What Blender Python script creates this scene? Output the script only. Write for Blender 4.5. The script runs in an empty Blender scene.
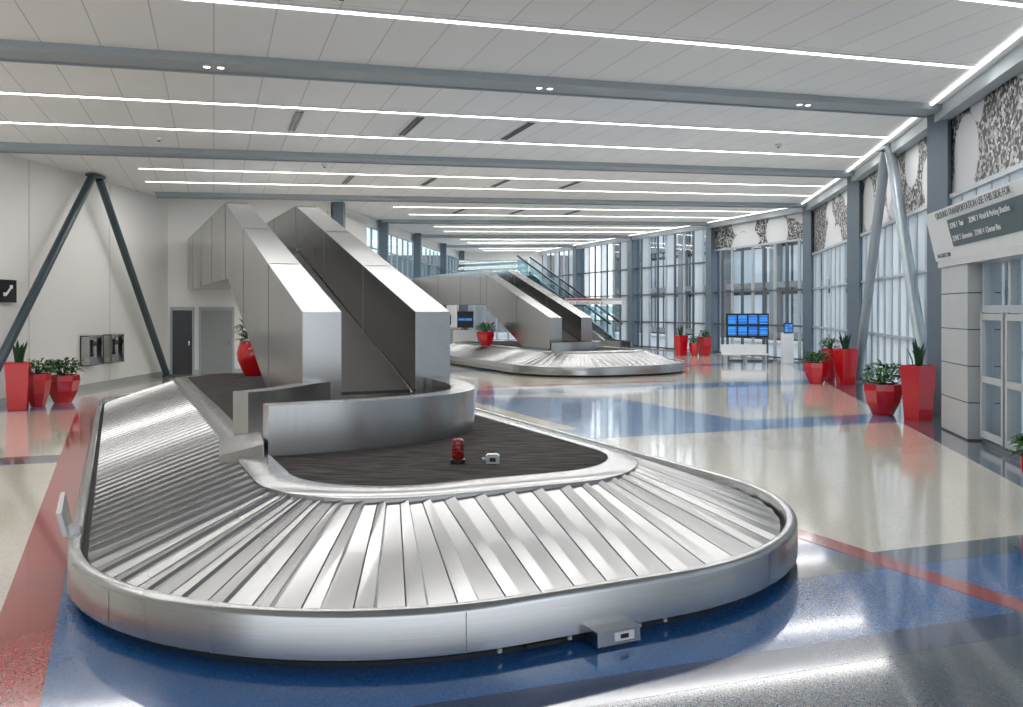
import bpy, math, random
from mathutils import Vector, Matrix
random.seed(7)
K = 1.2286            # plan units -> metres
EYE = 1.75

# ---------------------------------------------------------------- plan axes
A1 = math.radians(19.3)   # building grid
def ST(s, t, z=0.0):
    return Vector((s*math.cos(A1)-t*math.sin(A1), s*math.sin(A1)+t*math.cos(A1), z))
A2 = math.radians(25.0)   # carousel axis
def PC(p, c, z=0.0):
    return Vector((p*math.cos(A2)-c*math.sin(A2), p*math.sin(A2)+c*math.cos(A2), z))
def zc(s): return 4.77 + 0.0267*s

# ---------------------------------------------------------------- materials
def nt(name):
    m = bpy.data.materials.new(name); m.use_nodes = True
    n = m.node_tree; b = n.nodes['Principled BSDF']
    return m, n, b
def plain(name, col, rough=0.5, metal=0.0, spec=0.5, emis=None, es=0.0, var=0.06, vs=3.0):
    m, n, b = nt(name)
    b.inputs['Roughness'].default_value = rough
    b.inputs['Metallic'].default_value = metal
    b.inputs['Specular IOR Level'].default_value = spec
    tc = n.nodes.new('ShaderNodeTexCoord'); no = n.nodes.new('ShaderNodeTexNoise')
    no.inputs['Scale'].default_value = vs
    cr = n.nodes.new('ShaderNodeValToRGB')
    cr.color_ramp.elements[0].color = [max(0, c*(1-var)) for c in col]+[1]
    cr.color_ramp.elements[1].color = [min(1, c*(1+var)) for c in col]+[1]
    n.links.new(tc.outputs['Object'], no.inputs['Vector'])
    n.links.new(no.outputs['Fac'], cr.inputs['Fac'])
    n.links.new(cr.outputs['Color'], b.inputs['Base Color'])
    if emis:
        b.inputs['Emission Color'].default_value = list(emis)+[1]
        b.inputs['Emission Strength'].default_value = es
    return m
def terrazzo(name, col, chip=0.25, rough=0.1):
    m, n, b = nt(name)
    tc = n.nodes.new('ShaderNodeTexCoord')
    vo = n.nodes.new('ShaderNodeTexVoronoi'); vo.inputs['Scale'].default_value = 110
    no = n.nodes.new('ShaderNodeTexNoise'); no.inputs['Scale'].default_value = 0.6; no.inputs['Detail'].default_value = 4
    n.links.new(tc.outputs['Object'], vo.inputs['Vector']); n.links.new(tc.outputs['Object'], no.inputs['Vector'])
    bw = n.nodes.new('ShaderNodeRGBToBW'); n.links.new(vo.outputs['Color'], bw.inputs['Color'])
    cr = n.nodes.new('ShaderNodeValToRGB')
    e = cr.color_ramp.elements
    e[0].position = 0.15; e[0].color = [c*(1-chip) for c in col]+[1]
    e[1].position = 0.85; e[1].color = [min(1, c*(1+chip)+0.005) for c in col]+[1]
    n.links.new(bw.outputs['Val'], cr.inputs['Fac'])
    mx = n.nodes.new('ShaderNodeMix'); mx.data_type = 'RGBA'; mx.blend_type = 'MULTIPLY'
    mx.inputs[0].default_value = 0.35
    c2 = n.nodes.new('ShaderNodeValToRGB'); c2.color_ramp.elements[0].color = (.7, .7, .7, 1); c2.color_ramp.elements[1].color = (1, 1, 1, 1)
    n.links.new(no.outputs['Fac'], c2.inputs['Fac'])
    n.links.new(cr.outputs['Color'], mx.inputs[6]); n.links.new(c2.outputs['Color'], mx.inputs[7])
    n.links.new(mx.outputs[2], b.inputs['Base Color'])
    b.inputs['Roughness'].default_value = rough+.06
    b.inputs['Specular IOR Level'].default_value = 0.45
    b.inputs['Coat Weight'].default_value = .8; b.inputs['Coat Roughness'].default_value = 0.07
    b.inputs['Coat IOR'].default_value = 1.5
    return m
def steel(name, col=(.62, .62, .62), rough=0.32, sc=(1, 1, 60), var=0.12, rv=.15):
    m, n, b = nt(name)
    tc = n.nodes.new('ShaderNodeTexCoord'); mp = n.nodes.new('ShaderNodeMapping')
    mp.inputs['Scale'].default_value = sc
    no = n.nodes.new('ShaderNodeTexNoise'); no.inputs['Scale'].default_value = 2.0; no.inputs['Detail'].default_value = 4
    n.links.new(tc.outputs['Object'], mp.inputs['Vector']); n.links.new(mp.outputs['Vector'], no.inputs['Vector'])
    n2 = n.nodes.new('ShaderNodeTexNoise'); n2.inputs['Scale'].default_value = 0.5; n2.inputs['Detail'].default_value = 1
    n.links.new(tc.outputs['Object'], n2.inputs['Vector'])
    mr = n.nodes.new('ShaderNodeMapRange'); mr.inputs[1].default_value = 0.3; mr.inputs[2].default_value = 0.7
    mr.inputs[3].default_value = rough*(1-rv); mr.inputs[4].default_value = rough*(1+rv)
    n.links.new(n2.outputs['Fac'], mr.inputs[0]); n.links.new(mr.outputs[0], b.inputs['Roughness'])
    cr = n.nodes.new('ShaderNodeValToRGB')
    cr.color_ramp.elements[0].position = .25; cr.color_ramp.elements[1].position = .75
    cr.color_ramp.elements[0].color = [c*(1-var) for c in col]+[1]
    cr.color_ramp.elements[1].color = [min(1, c*(1+var)) for c in col]+[1]
    n.links.new(no.outputs['Fac'], cr.inputs['Fac']); n.links.new(cr.outputs['Color'], b.inputs['Base Color'])
    b.inputs['Metallic'].default_value = 1.0
    return m
def brickmat(name, c1, mortar, w, h, ms, rot=0.0, rough=0.6, axes=None, c2=None, metal=0.0, bump=True):
    m, n, b = nt(name)
    tc = n.nodes.new('ShaderNodeTexCoord'); mp = n.nodes.new('ShaderNodeMapping')
    mp.inputs['Rotation'].default_value = (0, 0, rot)
    n.links.new(tc.outputs['Object'], mp.inputs['Vector'])
    vec = mp.outputs['Vector']
    if axes == 'wall':
        sx = n.nodes.new('ShaderNodeSeparateXYZ'); cb = n.nodes.new('ShaderNodeCombineXYZ')
        n.links.new(vec, sx.inputs[0]); n.links.new(sx.outputs['X'], cb.inputs['X']); n.links.new(sx.outputs['Z'], cb.inputs['Y'])
        vec = cb.outputs[0]
    br = n.nodes.new('ShaderNodeTexBrick'); br.offset = 0.0; br.squash = 1.0
    br.inputs['Scale'].default_value = 1.0; br.inputs['Brick Width'].default_value = w; br.inputs['Row Height'].default_value = h
    br.inputs['Mortar Size'].default_value = ms; br.inputs['Mortar Smooth'].default_value = 0.1
    br.inputs['Color1'].default_value = list(c1)+[1]; br.inputs['Color2'].default_value = list(c2 or c1)+[1]
    br.inputs['Mortar'].default_value = list(mortar)+[1]
    n.links.new(vec, br.inputs['Vector']); n.links.new(br.outputs['Color'], b.inputs['Base Color'])
    b.inputs['Roughness'].default_value = rough; b.inputs['Metallic'].default_value = metal
    return m
def glass(name, tint=(.9, .95, .97), fac=0.12):
    m, n, b = nt(name); n.nodes.remove(b); out = n.nodes['Material Output']
    tr = n.nodes.new('ShaderNodeBsdfTransparent'); tr.inputs[0].default_value = list(tint)+[1]
    gl = n.nodes.new('ShaderNodeBsdfGlossy'); gl.inputs['Roughness'].default_value = 0.03
    mx = n.nodes.new('ShaderNodeMixShader'); mx.inputs[0].default_value = fac
    n.links.new(tr.outputs[0], mx.inputs[1]); n.links.new(gl.outputs[0], mx.inputs[2]); n.links.new(mx.outputs[0], out.inputs['Surface'])
    return m
def frosted(name, col=(.8, .84, .85), fac=0.35):
    m, n, b = nt(name); n.nodes.remove(b); out = n.nodes['Material Output']
    tr = n.nodes.new('ShaderNodeBsdfTransparent'); tr.inputs[0].default_value = (.9, .95, .97, 1)
    tl = n.nodes.new('ShaderNodeBsdfTranslucent'); tl.inputs[0].default_value = list(col)+[1]
    df = n.nodes.new('ShaderNodeBsdfDiffuse'); df.inputs[0].default_value = list(col)+[1]
    m1 = n.nodes.new('ShaderNodeMixShader'); m1.inputs[0].default_value = .5
    n.links.new(tl.outputs[0], m1.inputs[1]); n.links.new(df.outputs[0], m1.inputs[2])
    mx = n.nodes.new('ShaderNodeMixShader'); mx.inputs[0].default_value = fac
    n.links.new(m1.outputs[0], mx.inputs[1]); n.links.new(tr.outputs[0], mx.inputs[2]); n.links.new(mx.outputs[0], out.inputs['Surface'])
    return m
def mural():
    m, n, b = nt('mural_print')
    tc = n.nodes.new('ShaderNodeTexCoord')
    big = n.nodes.new('ShaderNodeTexVoronoi'); big.inputs['Scale'].default_value = 0.42
    sm = n.nodes.new('ShaderNodeTexVoronoi'); sm.inputs['Scale'].default_value = 16
    no = n.nodes.new('ShaderNodeTexNoise'); no.inputs['Scale'].default_value = 0.4; no.inputs['Detail'].default_value = 2
    for x in (big, sm, no): n.links.new(tc.outputs['Object'], x.inputs['Vector'])
    bw = n.nodes.new('ShaderNodeRGBToBW'); n.links.new(sm.outputs['Color'], bw.inputs[0])
    r1 = n.nodes.new('ShaderNodeValToRGB'); r1.color_ramp.elements[0].position = .42; r1.color_ramp.elements[1].position = .85
    r1.color_ramp.elements[0].color = (.012, .012, .012, 1); r1.color_ramp.elements[1].color = (.6, .6, .6, 1)
    n.links.new(bw.outputs[0], r1.inputs[0])
    r2 = n.nodes.new('ShaderNodeValToRGB'); r2.color_ramp.elements[0].position = .59; r2.color_ramp.elements[1].position = .6
    n.links.new(no.outputs['Fac'], r2.inputs[0])
    r3 = n.nodes.new('ShaderNodeValToRGB'); r3.color_ramp.elements[0].position = .42; r3.color_ramp.elements[1].position = .43
    r3.color_ramp.elements[0].color = (1, 1, 1, 1); r3.color_ramp.elements[1].color = (0, 0, 0, 1)
    n.links.new(big.outputs['Distance'], r3.inputs[0])
    mxf = n.nodes.new('ShaderNodeMath'); mxf.operation = 'MAXIMUM'
    n.links.new(r2.outputs[0], mxf.inputs[0]); n.links.new(r3.outputs[0], mxf.inputs[1])
    mx = n.nodes.new('ShaderNodeMix'); mx.data_type = 'RGBA'
    n.links.new(mxf.outputs[0], mx.inputs[0]); n.links.new(r1.outputs[0], mx.inputs[6]); mx.inputs[7].default_value = (.6, .61, .63, 1)
    n.links.new(mx.outputs[2], b.inputs['Base Color']); b.inputs['Roughness'].default_value = .5
    return m
def carpet():
    m, n, b = nt('deck_carpet')
    tc = n.nodes.new('ShaderNodeTexCoord'); mp = n.nodes.new('ShaderNodeMapping')
    mp.inputs['Rotation'].default_value = (0, 0, -A1); mp.inputs['Scale'].default_value = (2.5, 40, 1)
    no = n.nodes.new('ShaderNodeTexNoise'); no.inputs['Scale'].default_value = 1.2; no.inputs['Detail'].default_value = 6
    n.links.new(tc.outputs['Object'], mp.inputs['Vector']); n.links.new(mp.outputs['Vector'], no.inputs['Vector'])
    cr = n.nodes.new('ShaderNodeValToRGB'); e = cr.color_ramp.elements
    e[0].position = .38; e[0].color = (.012, .011, .011, 1); e[1].position = .7; e[1].color = (.11, .10, .095, 1)
    n.links.new(no.outputs['Fac'], cr.inputs[0]); n.links.new(cr.outputs[0], b.inputs['Base Color'])
    b.inputs['Roughness'].default_value = .95; b.inputs['Specular IOR Level'].default_value = .2
    return m

M = dict(
    cream=terrazzo('terrazzo_cream', (.67, .62, .52), .12, .1),
    blue=terrazzo('terrazzo_blue', (.03, .13, .36), .25, .1),
    navy=terrazzo('terrazzo_navy', (.018, .045, .12), .3, .1),
    slate=terrazzo('terrazzo_slate', (.07, .098, .125), .35, .12),
    lblue=terrazzo('terrazzo_lightblue', (.085, .22, .44), .25, .1),
    red=terrazzo('terrazzo_red', (.38, .012, .01), .18, .12),
    steel=steel('brushed_steel', (.45, .45, .45), .24, (1, 1, 50), .05),
    steelv=steel('brushed_steel_panels', (.45, .448, .445), .24, (25, 25, .6), .03),
    plate=steel('carousel_plate_steel', (.41, .41, .412), .25, (3, 3, 3), .03),
    seam=plain('panel_seam', (.06, .06, .06), .6),
    fseam=plain('panel_joint_grey', (.22, .22, .22), .5, metal=.6),
    dark=plain('black_rubber', (.018, .017, .016), .6),
    belt=plain('conveyor_belt', (.025, .021, .019), .6),
    carpet=carpet(),
    wall=plain('painted_wall', (.83, .825, .80), .6, var=.02, vs=.5),
    ceil=brickmat('ceiling_panels', (.92, .918, .912), (.58, .58, .58), 0.74, 2.64, .008, -A1, .7, c2=(.89, .89, .885)),
    beam=plain('beam_grey_paint', (.38, .425, .455), .5, var=.04),
    col=plain('column_slate_paint', (.13, .17, .21), .4, metal=.2),
    tube=plain('brace_dark_paint', (.05, .075, .09), .35, metal=.2),
    tubel=plain('brace_grey_paint', (.30, .35, .385), .35, metal=.3),
    mull=plain('mullion_aluminium', (.40, .44, .47), .4, metal=.3),
    dmull=plain('mullion_dark', (.1, .12, .13), .4, metal=.4),
    light=plain('led_strip', (1, 1, 1), .5, emis=(1, .99, .97), es=6),
    cove=plain('cove_light', (1, 1, 1), .5, emis=(1, .99, .97), es=1.4),
    spot=plain('downlight_lens', (1, 1, 1), .5, emis=(1, .9, .75), es=3),
    glass=glass('clear_glass', (.94, .97, .98), .1), glassb=glass('green_glass', (.62, .76, .8), .18),
    frost=frosted('frosted_glass', (.66, .71, .74), .22),
    mural=mural(),
    redpot=plain('red_lacquer', (.50, .006, .012), .12, spec=.7, var=.05),
    soil=plain('soil', (.03, .02, .012), .95),
    leaf=plain('leaf_green', (.03, .13, .016), .5, spec=.3, var=.5, vs=9),
    leaf2=plain('leaf_dark_green', (.014, .055, .022), .5, spec=.3, var=.5, vs=9),
    white=plain('white_plastic', (.75, .75, .75), .4),
    lgrey=plain('light_grey_panel', (.46, .475, .48), .4, metal=.3),
    signw=plain('sign_white_panel', (.62, .64, .65), .45),
    black=plain('black_plastic', (.012, .012, .014), .3),
    slatep=plain('sign_slate_panel', (.055, .09, .105), .4),
    redp=plain('red_sign_paint', (.45, .04, .04), .4),
    beacon=plain('beacon_red_lens', (.22, .006, .006), .12),
    screen=brickmat('flight_screen', (.02, .12, .5), (.02, .03, .08), .5, .07, .012, 0, .3, 'wall', (.03, .3, .75)),
    facade=brickmat('opposite_facade', (.30, .37, .41), (.03, .035, .035), 1.5, 3.4, .14, -math.pi/2-A1, .4, 'wall', (.6, .65, .68)),
    fac2=plain('facade_concrete', (.2, .2, .2), .8),
    asph=plain('concrete_apron', (.42, .42, .42), .9),
    door=plain('door_grey', (.28, .30, .30), .5),
    teal=plain('teal_panel', (.05, .2, .3), .3),
)
sb = M['screen'].node_tree; bn = sb.nodes['Principled BSDF']
bk = [x for x in sb.nodes if x.type == 'TEX_BRICK'][0]
sb.links.new(bk.outputs['Color'], bn.inputs['Emission Color']); bn.inputs['Emission Strength'].default_value = .8

# ---------------------------------------------------------------- mesh builder
class B:
    def __init__(s): s.v = []; s.f = []; s.m = []; s.mats = []
    def mi(s, k):
        if k not in s.mats: s.mats.append(k)
        return s.mats.index(k)
    def add(s, vs, fs, k):
        o = len(s.v); s.v += [Vector(v) for v in vs]; i = s.mi(k)
        for f in fs: s.f.append([o+a for a in f]); s.m.append(i)
    def quad(s, a, b, c, d, k): s.add([a, b, c, d], [(0, 1, 2, 3)], k)
    def prism(s, poly, vec, k, kt=None):
        n = len(poly); vec = Vector(vec); poly = [Vector(p) for p in poly]
        s.add(poly+[p+vec for p in poly], [(i, (i+1) % n, n+(i+1) % n, n+i) for i in range(n)], k)
        s.add([p+vec for p in poly], [tuple(range(n))], kt or k)
        s.add(poly, [tuple(reversed(range(n)))], k)
    def box(s, cen, dims, k, ax=None):
        cen = Vector(cen); ax = ax or (Vector((1, 0, 0)), Vector((0, 1, 0)), Vector((0, 0, 1)))
        a, b, c = [Vector(x)*d/2 for x, d in zip(ax, dims)]
        s.prism([cen-a-b-c, cen+a-b-c, cen+a+b-c, cen-a+b-c], 2*c, k)
    def beam(s, p, q, w, h, k, up=(0, 0, 1)):
        p = Vector(p); q = Vector(q); d = q-p; L = d.length; d.normalize()
        u = Vector(up); sd = d.cross(u)
        if sd.length < 1e-4: sd = Vector((1, 0, 0))
        sd.normalize(); u = sd.cross(d)
        s.box((p+q)/2, (L, w, h), k, (d, sd, u))
    def rings(s, rings, k, cap0=True, cap1=True, closed=True):
        n = len(rings[0]); vs = [v for r in rings for v in r]; fs = []
        for j in range(len(rings)-1):
            for i in range(n if closed else n-1):
                fs.append((j*n+i, j*n+(i+1) % n, (j+1)*n+(i+1) % n, (j+1)*n+i))
        if cap0: fs.append(tuple(reversed(range(n))))
        if cap1: fs.append(tuple((len(rings)-1)*n+i for i in range(n)))
        s.add(vs, fs, k)
    def tube(s, p, q, r, k, n=16, r2=None):
        p = Vector(p); q = Vector(q); d = (q-p).normalized(); r2 = r if r2 is None else r2
        u = d.orthogonal().normalized(); w = d.cross(u)
        R = lambda c, r: [c+(u*math.cos(2*math.pi*i/n)+w*math.sin(2*math.pi*i/n))*r for i in range(n)]
        s.rings([R(p, r), R(q, r2)], k)
    def lathe(s, cen, prof, k, n=24, rot=0.0, cap0=True, cap1=True):
        cen = Vector(cen)
        s.rings([[cen+Vector((r*math.cos(rot+2*math.pi*i/n), r*math.sin(rot+2*math.pi*i/n), z)) for i in range(n)] for r, z in prof], k, cap0, cap1)
    def done(s, name, origin=(0, 0, 0), parent=None, smooth=False, angle=35, bevel=0, fixn=True):
        o = Vector(origin)
        me = bpy.data.meshes.new(name)
        me.from_pydata([((v-o)*K)[:] for v in s.v], [], s.f)
        for k in s.mats: me.materials.append(M[k])
        me.polygons.foreach_set('material_index', s.m)
        me.update()
        if smooth:
            me.polygons.foreach_set('use_smooth', [True]*len(me.polygons))
            me.set_sharp_from_angle(angle=math.radians(angle))
        ob = bpy.data.objects.new(name, me); bpy.context.scene.collection.objects.link(ob)
        ob.location = o*K
        if parent:
            ob.parent = parent; ob.location = o*K-parent.location
        if bevel:
            md = ob.modifiers.new('bevel', 'BEVEL'); md.width = bevel*K; md.segments = 2; md.limit_method = 'ANGLE'
        return ob
def empty(name, loc):
    e = bpy.data.objects.new(name, None); bpy.context.scene.collection.objects.link(e); e.location = Vector(loc)*K
    e.empty_display_size = .3
    return e
def text(body, loc, size, xdir, zdir, mat, parent, name='lettering'):
    cu = bpy.data.curves.new(name, 'FONT'); cu.body = body; cu.size = size*K; cu.extrude = .002
    cu.materials.append(M[mat])
    ob = bpy.data.objects.new(name, cu); bpy.context.scene.collection.objects.link(ob)
    x = Vector(xdir).normalized(); z = Vector(zdir).normalized(); y = z.cross(x)
    mt = Matrix((x, y, z)).transposed().to_4x4(); mt.translation = Vector(loc)*K
    ob.parent = parent
    mt.translation -= parent.location
    ob.matrix_local = mt
    return ob
UP = Vector((0, 0, 1))

# ---------------------------------------------------------------- room shell plan
RW = [(4.93, 0.0), (7.7, 4.6), (11.5, 10.9), (15.3, 17.2), (18.9, 23.5), (19.1, 29.8), (18.8, 36.1), (18.7, 42.4), (18.6, 47.5)]
RWx = [ST(s, t) for s, t in RW]
L0 = Vector((-9.75, -6, 0)); L1 = Vector((-9.3, 23.0, 0)); L2 = Vector((-5.2, 24.45, 0)); L3 = Vector((-2.9, 50.2, 0))
Bk0 = Vector((-10.0, -10, 0)); Bk1 = Vector((9, -10, 0))
outline = [Bk0, Bk1, Vector((6.5, 0, 0))] + RWx[:-1] + [RWx[-1]+Vector((0, .2, 0)), L3+Vector((-.2, .2, 0)), L2+Vector((-.25, .2, 0)), L1+Vector((-.25, .25, 0))]
# floor
b = B(); b.prism([p-UP*.2 for p in outline], UP*.2, 'cream')
b.done('floor')
def patch(name, pts, k, z):
    bb = B(); bb.prism([Vector((p[0], p[1], 0.0002)) for p in pts], UP*z, k); return bb.done(name)
Wd = (RWx[2]-RWx[1]).normalized()      # wall direction
Wn = Vector((-Wd.y, Wd.x, 0))          # towards hall
# floor inlays
patch('floor_inlay_blue_field', [ST(.0, 3.68), ST(.0, 4.6), ST(7.7, 4.6), ST(7.2, 3.68)], 'blue', .0012)
def pc2(*a): return [PC(p, c) for p, c in a]
patch('floor_inlay_blue_surround', pc2((-.30, 2.0), (4.75, 2.0), (4.75, 17), (-.30, 17)), 'blue', .0008)
patch('floor_inlay_navy', [ST(-.8, 3.42), ST(-.8, 3.68), ST(7.2, 3.68), ST(7.0, 3.42)], 'navy', .0022)
patch('floor_inlay_slate_front', [ST(-2.0, -9), ST(-2.0, 3.42), ST(7.0, 3.42), ST(4.6, -.4), ST(4.6, -9)], 'slate', .0016)
patch('floor_inlay_slate_strip', [ST(2, 4.6), ST(2, 4.93), ST(7.9, 4.93), ST(7.7, 4.6)], 'slate', .0019)
patch('floor_inlay_red', pc2((-.60, 1.5), (-.30, 1.5), (-.30, 19), (-.60, 19)), 'red', .0026)
patch('floor_inlay_red', pc2((4.75, 1.5), (4.95, 1.5), (4.95, 17), (4.75, 17)), 'red', .0026)
for t0, t1, k in ((10.55, 11.5, 'lblue'), (16.6, 17.7, 'lblue'), (23.0, 24.0, 'lblue'), (29.4, 30.2, 'lblue')):
    def rs(t):
        for (s0, ta), (s1, tb) in zip(RW, RW[1:]):
            if ta <= t <= tb: return s0+(s1-s0)*(t-ta)/(tb-ta)
    sl = 2.2 if t0 < 12 else (-3.9 if t0 < 20 else 3.4+.44*(t0-23))
    patch('floor_inlay_band', [ST(sl, t0), ST(rs(t0)-.2, t0), ST(rs(t1)-.2, t1), ST(sl+.3, t1)], k, .0012)
patch('floor_inlay_band', [ST(-5.9, 10.95), ST(-1.0, 10.95), ST(-1.0, 11.5), ST(-5.9, 11.5)], 'slate', .0015)
patch('floor_inlay_field', pc2((6.2, 10.5), (9.0, 10.5), (9.0, 14.5), (6.2, 16.0)), 'lblue', .0016)
# slate border along glazed wall
d = RWx[1:5]; off = 1.0
bp = [p+Wn*.02 for p in d]+[p+Wn*off for p in reversed(d)]
patch('floor_inlay_slate_border', bp, 'slate', .0034)
patch('floor_inlay_red', pc2((7.6, 17.6), (12.5, 17.2), (12.5, 17.45), (7.6, 17.85)), 'red', .0028)

# ceiling (tilted slightly up towards glazing)
def invST(v):
    return v.x*math.cos(A1)+v.y*math.sin(A1), -v.x*math.sin(A1)+v.y*math.cos(A1)
cp = []
for p in outline:
    s, t = invST(p); cp.append(Vector((p.x, p.y, zc(s))))
b = B(); b.prism(cp, UP*.2, 'ceil'); b.done('ceiling')

def left_s(t):
    def hit(P, Q):
        s0, t0 = invST(P); s1, t1 = invST(Q)
        if min(t0, t1) <= t <= max(t0, t1): return s0+(s1-s0)*(t-t0)/(t1-t0)
    return hit(L2, L3) if t > 24.8 else hit(L0, L1) or -5
def right_s(t):
    for (s0, ta), (s1, tb) in zip(RW, RW[1:]):
        if ta <= t <= tb: return s0+(s1-s0)*(t-ta)/(tb-ta)
    return 6
# beams
for t in (-1.7, 4.6, 10.9, 17.2, 23.5, 29.8, 36.1, 42.4):
    s0 = left_s(t)+.1; s1 = right_s(t)-.1
    if abs(t-23.5) < .1: s0 = -1.4
    b = B()
    b.beam(ST(s0, t, zc(s0)-.035), ST(s1, t, zc(s1)-.035), .52, .07, 'beam')
    b.beam(ST(s0, t-.27, zc(s0)-.045), ST(s1, t-.27, zc(s1)-.045), .03, .1, 'beam')
    b.beam(ST(s0, t+.27, zc(s0)-.045), ST(s1, t+.27, zc(s1)-.045), .03, .1, 'beam')
    b.done('ceiling_beam')
# light strips
for t in (6.7, 8.75, 13.1, 15.1, 19.4, 21.3, 25.6, 27.7, 31.9, 34.0, 38.2, 40.3, 44.5, 46.3):
    s0 = left_s(t)+(1.6 if t > 16 else .4); s1 = right_s(t)-.55
    if t > 16 and t < 24: s0 = -1.5
    b = B()
    b.beam(ST(s0, t, zc(s0)-.008), ST(s1, t, zc(s1)-.008), .12, .016, 'white')
    b.beam(ST(s0+.02, t, zc(s0)-.018), ST(s1-.02, t, zc(s1)-.018), .055, .012, 'light')
    b.done('ceiling_light_strip')
    la = bpy.data.lights.new('linear_lamp', 'AREA'); la.shape = 'RECTANGLE'
    la.size = (s1-s0)*K; la.size_y = .35; la.energy = (11.5 if t > 7 else 7.0)*(s1-s0)*K; la.color = (1, .985, .965)
    lo = bpy.data.objects.new('linear_lamp', la); bpy.context.scene.collection.objects.link(lo)
    lo.location = ST((s0+s1)/2, t, zc((s0+s1)/2)-.05)*K
    lo.rotation_euler = (0, -math.atan(.0267), A1)
def slot(s, t0, t1):
    b = B()
    for ds in (-.035, .035):
        b.beam(ST(s+ds, t0, zc(s)-.02), ST(s+ds, t1, zc(s)-.02), .045, .012, 'black')
    b.beam(ST(s, t0, zc(s)-.009), ST(s, t1, zc(s)-.009), .16, .008, 'white')
    b.done('air_diffuser')
for s in (1.24, 3.13, 5.03): slot(s, 13.35, 14.8)
slot(1.14, 7.5, 8.4)
for s in (3.0, 4.96, 6.8, 8.7): slot(s, 19.7, 20.9)
for s in (7.5, 9.5, 11.5): slot(s, 26.0, 27.2)
for s, t in ((.0, 10.9), (4.3, 10.9), (8.6, 10.9)):
    b = B()
    for ds in (-.08, .08):
        c = ST(s+ds, t, zc(s+ds)-.085)
        b.lathe(c, [(.055, 0), (.055, .02)], 'white', 16)
        b.lathe(c-UP*.004, [(.038, 0), (.038, .006)], 'spot', 16)
    b.done('recessed_downlight', ST(s, t, zc(s)-.15))
for s, t in ((-.9, 15.9), (2.2, 18.2), (-2.5, 9.6), (10.6, 14.2)):
    b = B(); c = ST(s, t, zc(s))
    b.lathe(c, [(.02, -.07), (.045, -.055), (.06, -.03), (.065, -.004)], 'white', 16)
    b.lathe(c, [(.012, -.085), (.03, -.068)], 'black', 12)
    b.done('smoke_detector', c, smooth=True)

# walls left
def wallseg(name, P, Q, z0, h0, h1, k='wall', th=.2, side=1):
    dd = (Q-P).normalized(); nn = Vector((-dd.y, dd.x, 0))*side
    b = B()
    b.prism([P+UP*z0, Q+UP*z0, Q+UP*h1, P+UP*h0], nn*th, k)
    L = (Q-P).length; n = int(L/3)
    for i in range(1, n):
        c = P+(Q-P)*i/n
        hh = h0+(h1-h0)*i/n
        b.beam(c-nn*.002+UP*z0, c-nn*.002+UP*(hh-.01), .012, .006, 'lgrey', up=dd)
    return b.done(name)
def top(P): return zc(invST(P)[0])
wallseg('wall_left', L0, L1, 0, top(L0), top(L1), side=1)
wallseg('wall_left_return', L1, L2, 0, top(L1), top(L2), side=1)
wallseg('wall_left_far', L2, L3, 0, 3.1, 3.1, side=1)
b = B(); dd = (L3-L2).normalized(); nn = Vector((-dd.y, dd.x, 0))
b.prism([L2+UP*4.55, L3+UP*4.75, L3+UP*top(L3), L2+UP*top(L2)], nn*.2, 'wall')
b.prism([L2+UP*3.1, L2+dd*4+UP*3.1, L2+dd*4+UP*4.75, L2+UP*4.75], nn*.2, 'wall')
b.done('wall_left_far_upper')
b = B()
b.quad(L2+nn*.1+UP*3.1, L3+nn*.1+UP*3.1, L3+nn*.1+UP*4.75, L2+nn*.1+UP*4.6, 'glassb')
L = (L3-L2).length
for i in range(0, int(L/1.0)):
    c = L2+dd*i; b.beam(c+nn*.1+UP*3.1, c+nn*.1+UP*4.6, .06, .08, 'mull', up=dd)
b.beam(L2+nn*.1+UP*3.12, L3+nn*.1+UP*3.12, .12, .08, 'mull'); b.beam(L2+nn*.1+UP*3.9, L3+nn*.1+UP*3.9, .08, .04, 'mull')
b.done('window_1')
for P, Q, nm in ((L0, L1, 'baseboard_left'), (L1, L2, 'baseboard_left_return'), (L2, L3, 'baseboard_left_far')):
    d2 = (Q-P).normalized(); n2 = Vector((-d2.y, d2.x, 0)); b = B()
    b.beam(P-n2*.012+UP*.06, Q-n2*.012+UP*.06, .02, .12, 'lgrey'); b.done(nm)
E1 = RWx[-1]
b = B(); d2 = (E1-L3).normalized(); n2 = Vector((-d2.y, d2.x, 0)); L = (E1-L3).length
b.prism([L3+UP*3.0, E1+UP*3.0, E1+UP*top(E1), L3+UP*top(L3)], n2*.2, 'wall'); b.done('wall_back')
b = B(); b.quad(L3+n2*.1, E1+n2*.1, E1+n2*.1+UP*3, L3+n2*.1+UP*3, 'glass')
for i in range(8): b.beam(L3+d2*L*i/7+n2*.1, L3+d2*L*i/7+n2*.1+UP*3, .08, .1, 'mull', up=d2)
b.beam(L3+n2*.1+UP*2, E1+n2*.1+UP*2, .08, .08, 'mull')
b.done('window_2')

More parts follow.
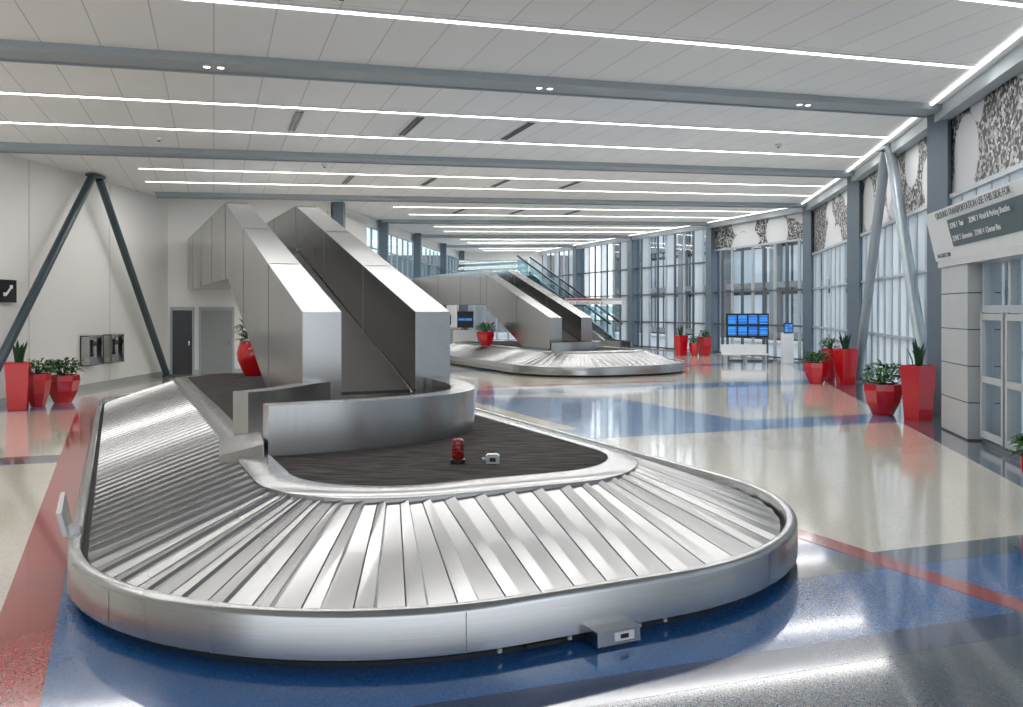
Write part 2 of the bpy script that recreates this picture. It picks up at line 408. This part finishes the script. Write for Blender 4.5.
# glazed right wall
for i in range(len(RWx)-1):
    P, Q = RWx[i], RWx[i+1]; dd = (Q-P).normalized(); nn = Vector((dd.y, -dd.x, 0)); L = (Q-P).length
    zt0, zt1 = top(P), top(Q)
    zg = 3.6 if i < 4 else (4.15 if i == 4 else None)
    b = B()
    n = max(2, round(L/.68))
    for j in range(n+1):
        c = P+dd*L*j/n; zt = zt0+(zt1-zt0)*j/n
        z1 = zg or zt-.05
        b.beam(c, c+UP*z1, .045, .14, 'mull' if (i < 4 or j % 2) else 'dmull', up=dd)
        if j < n:
            c2 = P+dd*L*(j+1)/n; zt2 = zt0+(zt1-zt0)*(j+1)/n; z2 = zg or zt2-.05
            k = 'frost' if (i < 3 or (i == 3 and j % 2)) else ('frost' if (j % 3 == 1 and i != 4) else 'glass')
            b.quad(c, c2, c2+UP*z2, c+UP*z1, k)
    for z in (.06, 1.2, 2.45): b.beam(P+UP*z, Q+UP*z, .12, .06 if z < 2 else .05, 'dmull' if i >= 4 else 'mull')
    if not zg: b.beam(P+UP*3.7, Q+UP*3.7, .12, .06, 'dmull')
    b.done('window_%d' % (i+3))
    if zg:
        b = B(); b.prism([P+UP*zg, Q+UP*zg, Q+UP*zt1, P+UP*zt0], nn*.15, 'mural'); b.done('wall_mural_panel')
        b = B(); b.beam(P+UP*zg-nn*.03, Q+UP*zg-nn*.03, .08, .07, 'mull'); b.done('trim_%d' % (i+1))
    b = B(); b.beam(P+UP*(zt0-.12)-nn*.14, Q+UP*(zt1-.12)-nn*.14, .2, .2, 'beam')
    b.beam(P+UP*(zt0-.035)-nn*.42, Q+UP*(zt1-.035)-nn*.42, .05, .02, 'cove')
    b.done('trim_%d' % (i+20))
# columns right
for i in range(1, len(RWx)-1):
    P = RWx[i]; w = .42
    inn = (Wn if i < 4 else ST(-1, 0))
    c = P+inn*.03; t = top(P)-.02
    b = B(); d2 = ST(1, 0); e2 = ST(0, 1)
    for sg in (-1, 1): b.box(c+d2*sg*(w/2-.03)+UP*(t/2), (.06, w, t), 'col', (d2, e2, UP))
    b.box(c+UP*(t/2), (w-.1, w-.12, t), 'col', (d2, e2, UP))
    b.box(c+UP*.02, (w+.12, w+.12, .04), 'col', (d2, e2, UP))
    b.done('steel_column', c)
for f in (0.0, .21, .44, .69, .93):
    P = L2+(L3-L2)*f; c = P+Vector((.22, 0.1, 0)); tt = top(c)-.01
    b = B(); b.box(c+UP*tt/2, (.3, .3, tt), 'col'); b.box(c+UP*.03, (.4, .4, .06), 'col'); b.done('steel_column', c)
def vbrace(name, apex, f1, f2, r, k):
    b = B(); ap = Vector(apex)
    for f in (f1, f2):
        f = Vector(f); off = (f-ap); off.z = 0; off = off.normalized()*.16
        b.tube(ap+off, f, r, k, 20)
        b.tube(f, f+UP*.05, r*1.5, k, 16)
    b.box(ap+UP*.03, (.2, .5, .06), k)
    b.done(name, (ap.x, ap.y, 0), smooth=True)
vbrace('v_brace_column', (-9.05, 18.5, top(Vector((-9.05, 18.5, 0)))-.08), (-9.05, 14.3, 0), (-9.05, 22.35, 0), .085, 'tube')
vbrace('v_brace_column', (-9.3, 6.0, top(Vector((-9.05, 6, 0)))-.08), (-9.3, 2, 0), (-9.3, 9.9, 0), .085, 'tube')
mid = RWx[2]+(RWx[3]-RWx[2])*.45+Wn*.24
vbrace('v_brace_column', (mid.x, mid.y, top(mid)-.08), RWx[2]+Wd*.40+Wn*.16, RWx[3]-Wd*.6+Wn*.2, .105, 'tubel')

# ---------------------------------------------------------------- carousels
def outline_pts(p0, p1, c0, c1, r, step=.1, dmid=.65):
    pts = []; rm = r-dmid
    def line(a, bb, n):
        L = math.dist(a, bb); k = max(1, round(L/step))
        for i in range(k): pts.append((a[0]+(bb[0]-a[0])*i/k, a[1]+(bb[1]-a[1])*i/k, n[0], n[1]))
    def arc(cx, cy, a0, a1):
        k = max(4, round(abs(a1-a0)*rm/step))
        for i in range(k):
            a = a0+(a1-a0)*i/k; pts.append((cx+r*math.cos(a), cy+r*math.sin(a), math.cos(a), math.sin(a)))
    h = math.pi/2
    line((p0+r, c0), (p1-r, c0), (0, -1)); arc(p1-r, c0+r, -h, 0)
    line((p1, c0+r), (p1, c1-r), (1, 0)); arc(p1-r, c1-r, 0, h)
    line((p1-r, c1), (p0+r, c1), (0, 1)); arc(p0+r, c1-r, h, 2*h)
    line((p0, c1-r), (p0, c0+r), (-1, 0)); arc(p0+r, c0+r, 2*h, 3*h)
    return pts
def carousel(p0, p1, c0, c1, r, detail=True):
    org = PC((p0+p1)/2, (c0+c1)/2)
    root = empty('baggage_carousel', org)
    pts = outline_pts(p0, p1, c0, c1, r, .1)
    N = len(pts)
    def at(i, d, z):
        p, c, a, bb = pts[i % N]; return PC(p-a*d, c-bb*d, z)
    def loop(prof, k, bb):
        bb.rings([[at(i, d, z) for i in range(N)] for d, z in prof], k, False, False)
    b = B(); loop([(.05, .045), (.02, .05), (0, .065), (0, .262), (.008, .284), (.028, .298), (.05, .3), (.07, .292), (.078, .27), (.08, .12)], 'steel', b)
    b.done('bumper_rim', org, root, smooth=True, angle=40)
    b = B(); loop([(.09, 0.0), (.09, .1)], 'dark', b); loop([(.05, .046), (.12, .046)], 'dark', b)
    loop([(.07, .16), (1.3, .3)], 'dark', b)
    b.done('toe_kick', org, root)
    b = B(); L = 0; last = 0
    for i in range(N):
        L += (at(i, 0, 0)-at(i+1, 0, 0)).length
        if L-last > 1.9:
            last = L; q = at(i, -.001, .065); e = at(i+1, -.001, .065); dd = (e-q).normalized()*.004
            b.quad(q, q+dd, q+dd+UP*.2, q+UP*.2, 'fseam')
    b.done('rim_joints', org, root)
    b = B()
    do, di, zo, zi = .115, 1.16, .215, .572
    prof = [(0, .006), (.40, .022), (.46, .004), (1.0, .008)]
    nP = N//2
    for j in range(nP):
        row = []
        for f, h in prof:
            x = 2*j+2*f; i0 = int(math.floor(x)); fr = x-i0
            def P(d, z): return at(i0, d, z).lerp(at(i0+1, d, z), fr)
            row.append((P(do, zo+h), P((do+di)/2, (zo+zi)/2+h+.004), P(di, zi+h)))
        for k in range(len(row)-1):
            b.quad(row[k][0], row[k+1][0], row[k+1][1], row[k][1], 'plate')
            b.quad(row[k][1], row[k+1][1], row[k+1][2], row[k][2], 'plate')
            b.quad(row[k][0], row[k+1][0], row[k+1][0]-UP*.025, row[k][0]-UP*.025, 'plate')
        a0, a1, a2 = row[0]; x = (row[1][0]-row[0][0]).normalized()*.008; u = UP*.0025
        b.quad(a0+u, a0+x+u, a1+x+u, a1+u, 'seam'); b.quad(a1+u, a1+x+u, a2+x+u, a2+u, 'seam')
    b.done('belt_plates', org, root)
    b = B(); loop([(1.13, .54), (1.13, .592), (1.145, .604), (1.34, .628), (1.36, .622), (1.365, .6)], 'steel', b)
    b.done('inner_lip', org, root, smooth=True)
    b = B(); b.add([at(i, 1.35, .606) for i in range(N)], [tuple(range(N))], 'carpet'); b.done('island_deck', org, root)
    return root, at
car1, at1 = carousel(-.27, 4.89, 3.86, 17.2, 2.12)
car2, at2 = carousel(9.7, 15.1, 18.9, 30.0, 2.2)

def part(b, name, root, **kw):
    return b.done(name, root.location/K, root, **kw)
b = B()
ax = (PC(1, 0)-PC(0, 0)).normalized(); ay = Vector((-ax.y, ax.x, 0))
c = PC(2.37, 3.83)
b.box(c+UP*.055, (.26, .14, .075), 'steel', (ax, ay, UP)); b.box(c-ay*.072+UP*.058+ax*.03, (.12, .006, .045), 'white', (ax, ay, UP)); b.box(c-ay*.076+UP*.058+ax*.03, (.05, .004, .022), 'black', (ax, ay, UP))
b.box(c+UP*.01, (.2, .1, .02), 'dark', (ax, ay, UP))
for px in (1.75, 2.15, 2.58, 2.75):
    b.box(PC(px, 3.895)+UP*.045, (.022, .02, .03), 'lgrey', (ax, ay, UP))
b.box(PC(2.0, 3.92)+UP*.03, (.2, .05, .02), 'dark', (ax, ay, UP))
part(b, 'service_outlet_box', car1, bevel=.004)
b = B()
b.prism([PC(-.30, 6.1, .30), PC(-.30, 6.6, .30), PC(-.34, 6.6, .5), PC(-.34, 6.1, .46)], PC(.03, 0)-PC(0, 0), 'steelv')
b.prism([PC(-.30, 6.2, .28), PC(-.30, 6.3, .28), PC(-.20, 6.3, .28), PC(-.20, 6.2, .28)], UP*.06, 'steel')
part(b, 'rim_flap', car1, bevel=.004)
b = B()
b.prism([PC(.74, 7.05, .47), PC(1.04, 6.75, .585), PC(1.10, 7.35, .60), PC(.82, 7.75, .50)], (0, 0, .13), 'steelv')
part(b, 'deflector_plate', car1, bevel=.01)
def guide(b, pl, th, z0, z1, k='steelv'):
    L = [Vector((p, c)) for p, c in pl]; A = []; Bb = []
    for i, q in enumerate(L):
        d0 = (L[min(i+1, len(L)-1)]-L[max(i-1, 0)]).normalized(); n = Vector((-d0.y, d0.x))*th/2
        A.append(q+n); Bb.append(q-n)
    n = len(L)
    r = []
    for i in range(n):
        r.append([PC(A[i].x, A[i].y, z0), PC(A[i].x, A[i].y, z1), PC(Bb[i].x, Bb[i].y, z1), PC(Bb[i].x, Bb[i].y, z0)])
    b.rings(r, k)
def smoothline(pts, n=8):
    out = []
    P = [Vector(p) for p in pts]; P = [2*P[0]-P[1]]+P+[2*P[-1]-P[-2]]
    for i in range(1, len(P)-2):
        for j in range(n):
            t = j/n; a, bq, c, d = P[i-1], P[i], P[i+1], P[i+2]
            out.append(.5*((2*bq)+(-a+c)*t+(2*a-5*bq+4*c-d)*t*t+(-a+3*bq-3*c+d)*t*t*t))
    out.append(P[-2]); return [(v.x, v.y) for v in out]
b = B(); guide(b, smoothline([(1.08, 6.92), (1.8, 6.95), (2.45, 7.1), (2.94, 7.45), (3.18, 8.1), (3.24, 8.98)]), .22, .606, 1.0)
part(b, 'chute_guide_front', car1, smooth=True)
b = B(); guide(b, smoothline([(1.04, 8.1), (1.4, 8.35), (1.75, 8.75), (1.98, 8.95)]), .2, .606, 1.0)
b.prism([PC(1.06, 8.2, .606), PC(1.7, 8.8, .606), PC(1.78, 9.6, .606), PC(1.3, 9.2, .606)], UP*.25, 'steelv')
part(b, 'chute_guide_rear', car1, smooth=True)
b = B(); b.prism([PC(1.1, 7.0, .61), PC(3.0, 7.8, .61), PC(3.05, 9.2, .61), PC(1.9, 9.2, .61), PC(1.1, 8.1, .61)], UP*.05, 'steel')
part(b, 'chute_floor', car1)
b = B(); guide(b, smoothline([(10.9, 20.7), (11.6, 20.7), (12.3, 20.9), (12.7, 21.3), (12.75, 21.9)]), .15, .606, .85)
part(b, 'chute_guide_front', car2, smooth=True)

def ramp(pl, pr, c0, z0, ck, zk, ceL, ceR, zb, cb1, cb0, depth, org):
    root = empty('baggage_conveyor_chute', org)
    for nm, (pa, pb), ce in (('side_wall_left', pl, ceL), ('side_wall_right', pr, ceR)):
        b = B()
        poly = [(c0, .606), (c0, z0), (ck, zk), (ce, zk), (ce, zb), (cb1, zb), (cb0, .606)]
        b.prism([PC(pa, c, z) for c, z in poly], PC(pb-pa, 0)-PC(0, 0), 'steelv')
        b.done(nm, org, root)
    b = B()
    def seam(ca, za, cb, zb_, p):
        b.beam(PC(p, ca, za), PC(p, cb, zb_), .004, .006, 'fseam', up=PC(0, 1)-PC(0, 0) if abs(cb-ca) < .01 else (0, 0, 1))
    def ztop(c): return z0+(zk-z0)*(c-c0)/(ck-c0) if c < ck else zk
    def zbot(c): return .61 if c < cb0 else (.61+(zb-.61)*(c-cb0)/(cb1-cb0) if c < cb1 else zb)
    for p in (pl[0]-.003, pr[0]-.003):
        c = c0+2.2
        while c < ceL-.3:
            seam(c, zbot(c)+.01, c, ztop(c)-.01, p); c += 2.35
        seam(ck, zb, ck, zk-.01, p)
    for (pa, pb) in (pl, pr):
        c = c0+2.2
        while c < ck:
            z = ztop(c)+.003; b.beam(PC(pa+.02, c, z), PC(pb-.02, c, z), .007, .004, 'fseam'); c += 2.35
    b.done('cladding_joints', org, root)
    b = B(); ce = min(ceL, ceR)
    poly = [(c0+.1, .61), (c0+.1, z0-depth), (ck, zk-depth+.1), (ce, zk-depth+.1), (ce, zb+.02), (cb1, zb+.02), (cb0, .61)]
    b.prism([PC(pl[1]-.01, c, z) for c, z in poly], PC(pr[0]-pl[1]+.02, 0)-PC(0, 0), 'steelv')
    b.prism([PC(pl[1]+.02, c0+.12, z0-depth+.001), PC(pl[1]+.02, ck, zk-depth+.101), PC(pr[0]-.02, ck, zk-depth+.101), PC(pr[0]-.02, c0+.12, z0-depth+.001)], UP*.03, 'belt')
    b.done('belt_bed', org, root)
    return root
r1 = ramp((1.78, 2.19), (3.02, 3.43), 9.0, 1.73, 15.9, 3.67, 24.6, 24.45, 2.3, 15.5, 11.0, .9, PC(2.6, 12, .606))
r2 = ramp((11.23, 11.62), (12.26, 12.62), 21.5, 1.53, 26.6, 3.1, 33.8, 36.2, 1.95, 26.3, 23.2, .7, PC(11.9, 25, .606))

# beacon + small box on island
b = B()
q = Vector((-.40, 6.35, .606))
b.lathe(q, [(.055, 0), (.055, .03), (.046, .035)], 'black', 24)
b.lathe(q, [(.042, .03), (.046, .05), (.046, .15), (.04, .175), (.024, .185)], 'beacon', 24)
for z in (.06, .085, .11, .135): b.lathe(q, [(.047, z), (.0495, z+.005), (.047, z+.01)], 'beacon', 24, cap0=False, cap1=False)
b.done('warning_beacon', q, smooth=True)
b = B(); q = Vector((-.14, 6.35, .606))
b.box(q+UP*.03, (.10, .08, .06), 'lgrey'); b.box(q+UP*.064, (.08, .06, .01), 'steel'); b.box(q+Vector((0, -.042, .032)), (.045, .006, .028), 'black'); b.tube(q+Vector((-.05, 0, .03)), q+Vector((-.08, 0, .03)), .012, 'lgrey', 10)
b.done('photocell_sensor_box', q)

# ---------------------------------------------------------------- planters
def leaf(b, base, d, L, w, k, droop=.3):
    d = Vector(d).normalized(); sd = d.cross(UP)
    if sd.length < .01: sd = Vector((1, 0, 0))
    sd.normalize(); a = base; m1 = base+d*L*.45+UP*L*.06; tip = base+d*L-UP*L*droop
    b.add([a, m1+sd*w, tip, m1-sd*w, m1-UP*w*.25], [(0, 4, 1), (1, 4, 2), (2, 4, 3), (3, 4, 0)], k)
def bush(b, c, R, H, n=110, k='leaf'):
    for i in range(14):
        a = random.uniform(0, 6.28); e = Vector((math.cos(a)*R*.5, math.sin(a)*R*.5, H*random.uniform(.5, .85)))
        b.tube(c, c+e, .008, 'leaf2', 5, .004)
    for i in range(n):
        a = random.uniform(0, 6.28); rr = R*math.sqrt(random.random())*.8; z = H*random.uniform(.1, .85)*(1-.35*(rr/R)**2)
        base = c+Vector((math.cos(a)*rr, math.sin(a)*rr, z))
        dd = Vector((math.cos(a)+random.uniform(-.6, .6), math.sin(a)+random.uniform(-.6, .6), random.uniform(.0, 1.1)))
        leaf(b, base, dd, R*random.uniform(.4, .65), R*random.uniform(.08, .13), k if random.random() < .65 else 'leaf2', random.uniform(.1, .5))
def blades(b, c, R, H, n=12):
    for i in range(n):
        a = random.uniform(0, 6.28); r = R*random.random()*.6
        base = c+Vector((math.cos(a)*r, math.sin(a)*r, 0)); h = H*random.uniform(.6, 1)
        w = R*.22; sd = Vector((math.cos(a+1.3), math.sin(a+1.3), 0)); o = Vector((math.cos(a), math.sin(a), 0))
        v = []
        for f, ww in ((0, .6), (.4, 1), (.75, .8), (1, .05)):
            m = base+UP*h*f+o*R*.7*f*f; v += [m-sd*w*ww, m+o*w*.3*ww, m+sd*w*ww]
        b.add(v, [(3*i2, 3*i2+1, 3*i2+4, 3*i2+3) for i2 in range(3)]+[(3*i2+1, 3*i2+2, 3*i2+5, 3*i2+4) for i2 in range(3)], 'leaf2')
def planter(kind, x, y, w, h, z=0, plant='bush', PH=.4, rot=.4):
    b = B(); c = Vector((x, y, z)); r = w/2
    if kind == 'tall':
        q = r*1.41
        b.lathe(c, [(q*.74, 0), (q*.76, .01), (q*.98, h-.03), (q, h), (q*.86, h), (q*.84, h-.05)], 'redpot', 4, rot+math.pi/4, True, False)
        b.lathe(c, [(q*.84, h-.05), (q*.0, h-.045)], 'soil', 4, rot+math.pi/4, False, False)
    elif kind == 'round':
        b.lathe(c, [(r*.5, 0), (r*.7, h*.15), (r*.95, h*.45), (r*1.0, h*.65), (r*.9, h*.88), (r*.8, h), (r*.72, h), (r*.7, h-.05)], 'redpot', 24, rot, True, False)
        b.lathe(c, [(r*.7, h-.05), (0, h-.045)], 'soil', 24, rot, False, False)
    else:
        b.lathe(c, [(r*.5, 0), (r*.56, .02), (r*.86, h*.42), (r*1.0, h*.8), (r*.97, h), (r*.85, h), (r*.83, h-.05)], 'redpot', 7, rot, True, False)
        b.lathe(c, [(r*.83, h-.05), (0, h-.045)], 'soil', 7, rot, False, False)
    top_ = c+UP*(h-.04)
    if plant == 'bush': bush(b, top_, r*1.12, PH, 150)
    else: blades(b, top_, r*.75, PH, 14)
    b.done('planter_with_shrub' if plant == 'bush' else 'planter_with_snake_plant', c, smooth=(kind == 'round'))
planter('tall', 6.48, 13.55, .38, .87, plant='snake', PH=.48)
planter('bowl', 6.2, 14.2, .62, .52, PH=.46)
planter('bowl', 7.24, 20.2, .58, .5, PH=.36)
planter('tall', 7.86, 20.0, .40, .84, plant='snake', PH=.45, rot=.2)
planter('bowl', 7.82, 20.9, .42, .8, PH=.34)
planter('tall', 6.5, 32.6, .40, .78, PH=.5, plant='snake')
planter('bowl', 6.95, 32.3, .42, .5, PH=.35)
planter('tall', 7.4, 32.6, .40, .72, PH=.35)
planter('tall', -8.62, 14.85, .38, .84, plant='snake', PH=.45)
planter('bowl', -8.58, 15.4, .44, .6, PH=.32)
planter('bowl', -8.5, 16.1, .6, .52, PH=.38)
planter('bowl', 4.78, 7.5, .55, .45, PH=.3)
q = PC(2.2, 15.35); planter('round', q.x, q.y, .58, .6, z=.606, PH=.42)
q = PC(10.75, 25.0); planter('bowl', q.x, q.y, .6, .45, z=.606, PH=.35)

# ---------------------------------------------------------------- entrance vestibule
Aa = Vector((6.36, 12.6, 0)); w = Wd
vroot = empty('entrance_vestibule', Aa-w*3)
def vb(L, out, z): return Aa-w*L+Wn*out+UP*z
axv = (-w, Wn, UP)
b = B()
for i in range(5):
    b.box(vb(.68, -.2, .265+i*.49), (1.2, .42, .475), 'lgrey', axv)
b.box(vb(.68, -.2, 1.2), (1.18, .4, 2.4), 'seam', axv)
b.box(vb(3.6, -.2, 2.42), (7.1, .5, .1), 'lgrey', axv)
b.done('pier_panels', vroot.location/K, vroot)
b = B()
b.box(vb(4.0, -.2, 1.76), (5.2, .14, .1), 'mull', axv)
b.box(vb(4.0, -.2, .03), (5.2, .14, .05), 'dmull', axv)
for L in (1.42, 2.35, 3.2, 4.05, 4.9, 5.75, 6.6):
    b.box(vb(L, -.2, 1.18), (.08, .12, 2.36), 'mull', axv)
b.done('door_frame', vroot.location/K, vroot)
b = B()
b.box(vb(4.0, -.2, 2.08), (5.2, .02, .56), 'glass', axv)
b.box(vb(4.0, -.2, .9), (5.2, .02, 1.68), 'glass', axv)
b.done('door_glass', vroot.location/K, vroot)
b = B()
for L in (1.85, 2.75):
    for dx in (-.38, .38): b.box(vb(L+dx, -.12, .9), (.06, .05, 1.64), 'lgrey', axv)
    for z in (.13, .85, 1.66): b.box(vb(L, -.12, z), (.8, .05, .08), 'lgrey', axv)
b.done('sliding_door_leaves', vroot.location/K, vroot)
sroot = empty('ground_transportation_sign', vb(3, 0, 2.8))
b = B()
b.prism([vb(-.05, .05, 2.47), vb(-.05, .20, 3.16), vb(-.05, -.3, 3.16), vb(-.05, -.3, 2.47)], -w*7.2, 'signw')
b.prism([vb(1.0, .105, 2.62), vb(1.0, .19, 2.98), vb(1.0, .17, 2.98), vb(1.0, .085, 2.62)], -w*5.5, 'slatep')
b.done('sign_fascia', sroot.location/K, sroot)
fn = (Wn*.69-UP*.15).normalized()
text('GROUND TRANSPORTATION USE THIS SIDE FOR', vb(.55, .205, 3.03), .13, -w, fn, 'black', sroot)
text('ZONE 1  Taxi        ZONE 3  Hotel & Parking Shuttles', vb(1.15, .19, 2.85), .1, -w, fn, 'white', sroot, 'lettering_rows')
text('ZONE 2  Limousine   ZONE 4  Charter Bus', vb(1.15, .15, 2.68), .1, -w, fn, 'white', sroot, 'lettering_rows')
text('BAGGAGE CLAIM', vb(.25, .1, 2.5), .08, -w, fn, 'black', sroot, 'lettering_base')

# ---------------------------------------------------------------- left wall items
for y in (18.75, 19.75):
    x = -9.75+(y+6)/29*.45+.01
    b = B(); c = Vector((x+.1, y, .86))
    b.box(c-Vector((.09, 0, 0)), (.02, .62, .66), 'steelv')
    for sy in (-.3, .3): b.box(c+Vector((0, sy, 0)), (.2, .02, .66), 'steelv')
    for sz in (-.32, .32): b.box(c+UP*sz, (.2, .62, .02), 'steelv')
    b.box(c+Vector((-.03, .02, .05)), (.1, .3, .42), 'steel')
    b.box(c+Vector((.03, .04, .14)), (.02, .18, .1), 'black')
    b.tube(c+Vector((.05, -.1, -.1)), c+Vector((.05, -.1, .2)), .025, 'black', 10)
    for z in (-.1, .2): b.tube(c+Vector((.02, -.1, z)), c+Vector((.08, -.1, z)), .035, 'black', 10)
    b.done('wall_payphone', c)
b = B(); c = Vector((-9.35, 15.75, 2.1)); b.box(c, (.04, .55, .42), 'black'); b.box(c-Vector((.03, 0, 0)), (.05, .3, .1), 'lgrey')
b.tube(c+Vector((.025, -.08, -.08)), c+Vector((.025, .1, .08)), .02, 'white', 8); b.box(c+Vector((.022, -.1, -.06)), (.01, .09, .07), 'white'); b.box(c+Vector((.022, .1, .08)), (.01, .09, .07), 'white')
b.done('telephone_sign', c)
d2 = (L2-L1).normalized(); n2 = Vector((d2.y, -d2.x, 0))
for i, (a, e, k) in enumerate(((.12, .62, 'black'), (.85, 1.65, 'door'), (2.2, 3.0, 'door'))):
    b = B(); m = L1+d2*(a+e)/2
    b.box(m+n2*.02+UP*.9, (e-a+.12, .04, 1.86), 'beam', (d2, n2, UP)); b.box(m+n2*.035+UP*.87, (e-a, .04, 1.74), k, (d2, n2, UP))
    b.box(m+d2*((e-a)/2-.08)+n2*.07+UP*.85, (.03, .04, .12), 'steel', (d2, n2, UP))
    b.done('door_%d' % (i+1))

# ---------------------------------------------------------------- far objects
b = B(); c = Vector((8.1, 29.2, 0))
for dx in (-.68, .68): b.box(c+Vector((dx, 0, .8)), (.07, .08, 1.6), 'dmull')
b.box(c+Vector((0, 0, 1.22)), (1.45, .1, .82), 'black')
for i in range(4):
    for j in range(2): b.box(c+Vector((-.53+i*.353, -.06, 1.03+j*.39)), (.29, .03, .3), 'screen')
b.box(c+Vector((0, -.1, .03)), (1.6, .5, .06), 'dmull')
b.done('flight_information_display', c)
b = B(); c = Vector((7.75, 28.2, 0))
b.box(c+UP*.28, (1.5, .35, .05), 'white'); b.box(c+Vector((0, .15, .45)), (1.5, .05, .3), 'white')
for dx in (-.65, 0, .65): b.box(c+Vector((dx, 0, .13)), (.06, .3, .26), 'lgrey')
b.done('waiting_bench', c)
b = B(); c = Vector((9.15, 28.2, 0)); b.box(c+UP*.5, (.35, .25, 1.0), 'white'); b.box(c+Vector((0, -.1, 1.15)), (.3, .05, .35), 'black'); b.box(c+Vector((0, -.13, 1.15)), (.25, .02, .28), 'screen'); b.done('self_service_kiosk', c)
sr = empty('wayfinding_sign', (3.3, 34, 0))
b = B(); b.box((3.3, 34, 2.1), (2.3, .12, .26), 'lgrey'); b.box((2.9, 33.93, 2.17), (1.4, .02, .07), 'redp'); b.box((3.3, 33.93, 2.05), (2.2, .02, .14), 'white')
for dx in (-1.05, 1.05): b.box((3.3+dx, 34, 1.0), (.08, .08, 2.0), 'dmull')
b.box((3.3, 34, 1.75), (2.2, .04, .3), 'glassb')
b.done('sign_board', (3.3, 34, 0), sr)
text('A12  BAGGAGE CLAIM  B', (2.3, 33.915, 2.0), .12, (1, 0, 0), (0, -1, 0), 'black', sr)
# escalator
b = B(); P = Vector((4.5, 38.5, 0)); Q = Vector((.6, 41.5, 3.3)); dd = (Q-P); hd = Vector((dd.x, dd.y, 0)).normalized(); sd = Vector((-hd.y, hd.x, 0))
for sg in (-.5, .5):
    b.prism([P+sd*sg-hd*.8, P+sd*sg-hd*.8+UP*.35, P+sd*sg+UP*.4, Q+sd*sg+UP*.35, Q+sd*sg-UP*.25, P+sd*sg+hd*.4], sd*.12, 'steelv')
    b.quad(P+sd*sg+UP*.4, Q+sd*sg+UP*.35, Q+sd*sg+UP*1.05, P+sd*sg+UP*1.1, 'glassb')
    b.beam(P+sd*sg+UP*1.12-hd*.3, Q+sd*sg+UP*1.07, .09, .07, 'black')
n = 22
for i in range(n):
    a = P.lerp(Q, i/n); b.box(a+UP*.2, (dd.length*.8/n, .9, .14), 'dmull', (hd, sd, UP))
b.done('escalator', P)
b = B(); b.box((-.9, 43.6, 3.2), (3.4, 4, .3), 'white'); b.box((-.9, 41.6, 3.75), (3.4, .04, .8), 'glassb'); b.beam((-2.6, 41.6, 4.18), (.8, 41.6, 4.18), .06, .06, 'mull')
for x in (-2.3, .5): b.box((x, 42.2, 1.5), (.3, .3, 3.05), 'col')
b.done('mezzanine_landing', (-.9, 43.6, 0))
b = B(); c = Vector((-1.7, 31.5, 0))
b.box(c+UP*.5, (.9, .5, 1.0), 'white'); b.box(c+Vector((0, -.2, 1.4)), (.6, .08, .6), 'black'); b.box(c+Vector((0, -.25, 1.4)), (.5, .02, .1), 'screen'); b.box(c+UP*1.05, (.1, .1, .5), 'dmull')
b.done('service_counter', c)
b = B(); c = Vector((-2.7, 34.5, 0))
b.box(c+UP*.5, (1.2, .5, 1.0), 'lgrey'); b.box(c+UP*1.03, (1.3, .6, .06), 'white'); b.box(c+Vector((0, 0, 1.35)), (.5, .06, .4), 'black')
b.done('service_counter', c)
for f in (.5, .58, .66):
    b = B(); P = L2+(L3-L2)*f+Vector((.12, 0, 0)); b.box(P+UP*3.3, (.06, 1.3, .9), 'teal'); b.box(P+UP*3.78, (.1, 1.4, .05), 'dmull'); b.done('wall_banner', P+UP*3.3)
# ---------------------------------------------------------------- exterior
b = B(); b.prism([(-80, -60, -.25), (120, -60, -.25), (120, 140, -.25), (-80, 140, -.25)], UP*.02, 'asph'); b.done('ground_outside')
b = B(); P = ST(31, -5); Q = ST(31, 62)
b.prism([P, Q, Q+UP*8, P+UP*8], ST(.5, 0), 'facade')
for z in (0.3, 3.2, 6.1): b.beam(P+UP*z-ST(.2, 0), Q+UP*z-ST(.2, 0), .5, .35, 'fac2')
for i in range(14):
    c = P+(Q-P)*i/13; b.beam(c-ST(.3, 0), c-ST(.3, 0)+UP*8, .5, .5, 'fac2', up=ST(0, 1))
b.done('opposite_building')
b = B(); P = Vector((-25, 66, 0)); Q = Vector((5, 66, 0))
b.prism([P, Q, Q+UP*6, P+UP*6], (0, .5, 0), 'fac2'); b.done('distant_building')

# ---------------------------------------------------------------- world, camera
wd = bpy.data.worlds.new('World'); bpy.context.scene.world = wd; wd.use_nodes = True
n = wd.node_tree; bg = n.nodes['Background']
tc = n.nodes.new('ShaderNodeTexCoord'); sx = n.nodes.new('ShaderNodeSeparateXYZ'); cr = n.nodes.new('ShaderNodeValToRGB')
n.links.new(tc.outputs['Generated'], sx.inputs[0]); n.links.new(sx.outputs['Z'], cr.inputs[0])
cr.color_ramp.elements[0].color = (.78, .82, .86, 1); cr.color_ramp.elements[1].color = (.70, .83, 1, 1)
n.links.new(cr.outputs[0], bg.inputs['Color']); bg.inputs['Strength'].default_value = 1.9

cam = bpy.data.cameras.new('camera'); co = bpy.data.objects.new('camera', cam); bpy.context.scene.collection.objects.link(co)
co.location = (0, 0, EYE*K); co.rotation_euler = (math.pi/2, 0, 0)
cam.sensor_width = 36; cam.lens = 36*850/1023; cam.shift_y = -43.5/1023; cam.clip_end = 500
bpy.context.scene.camera = co
bpy.context.scene.view_settings.view_transform = 'Standard'
bpy.context.scene.view_settings.exposure = 0.25
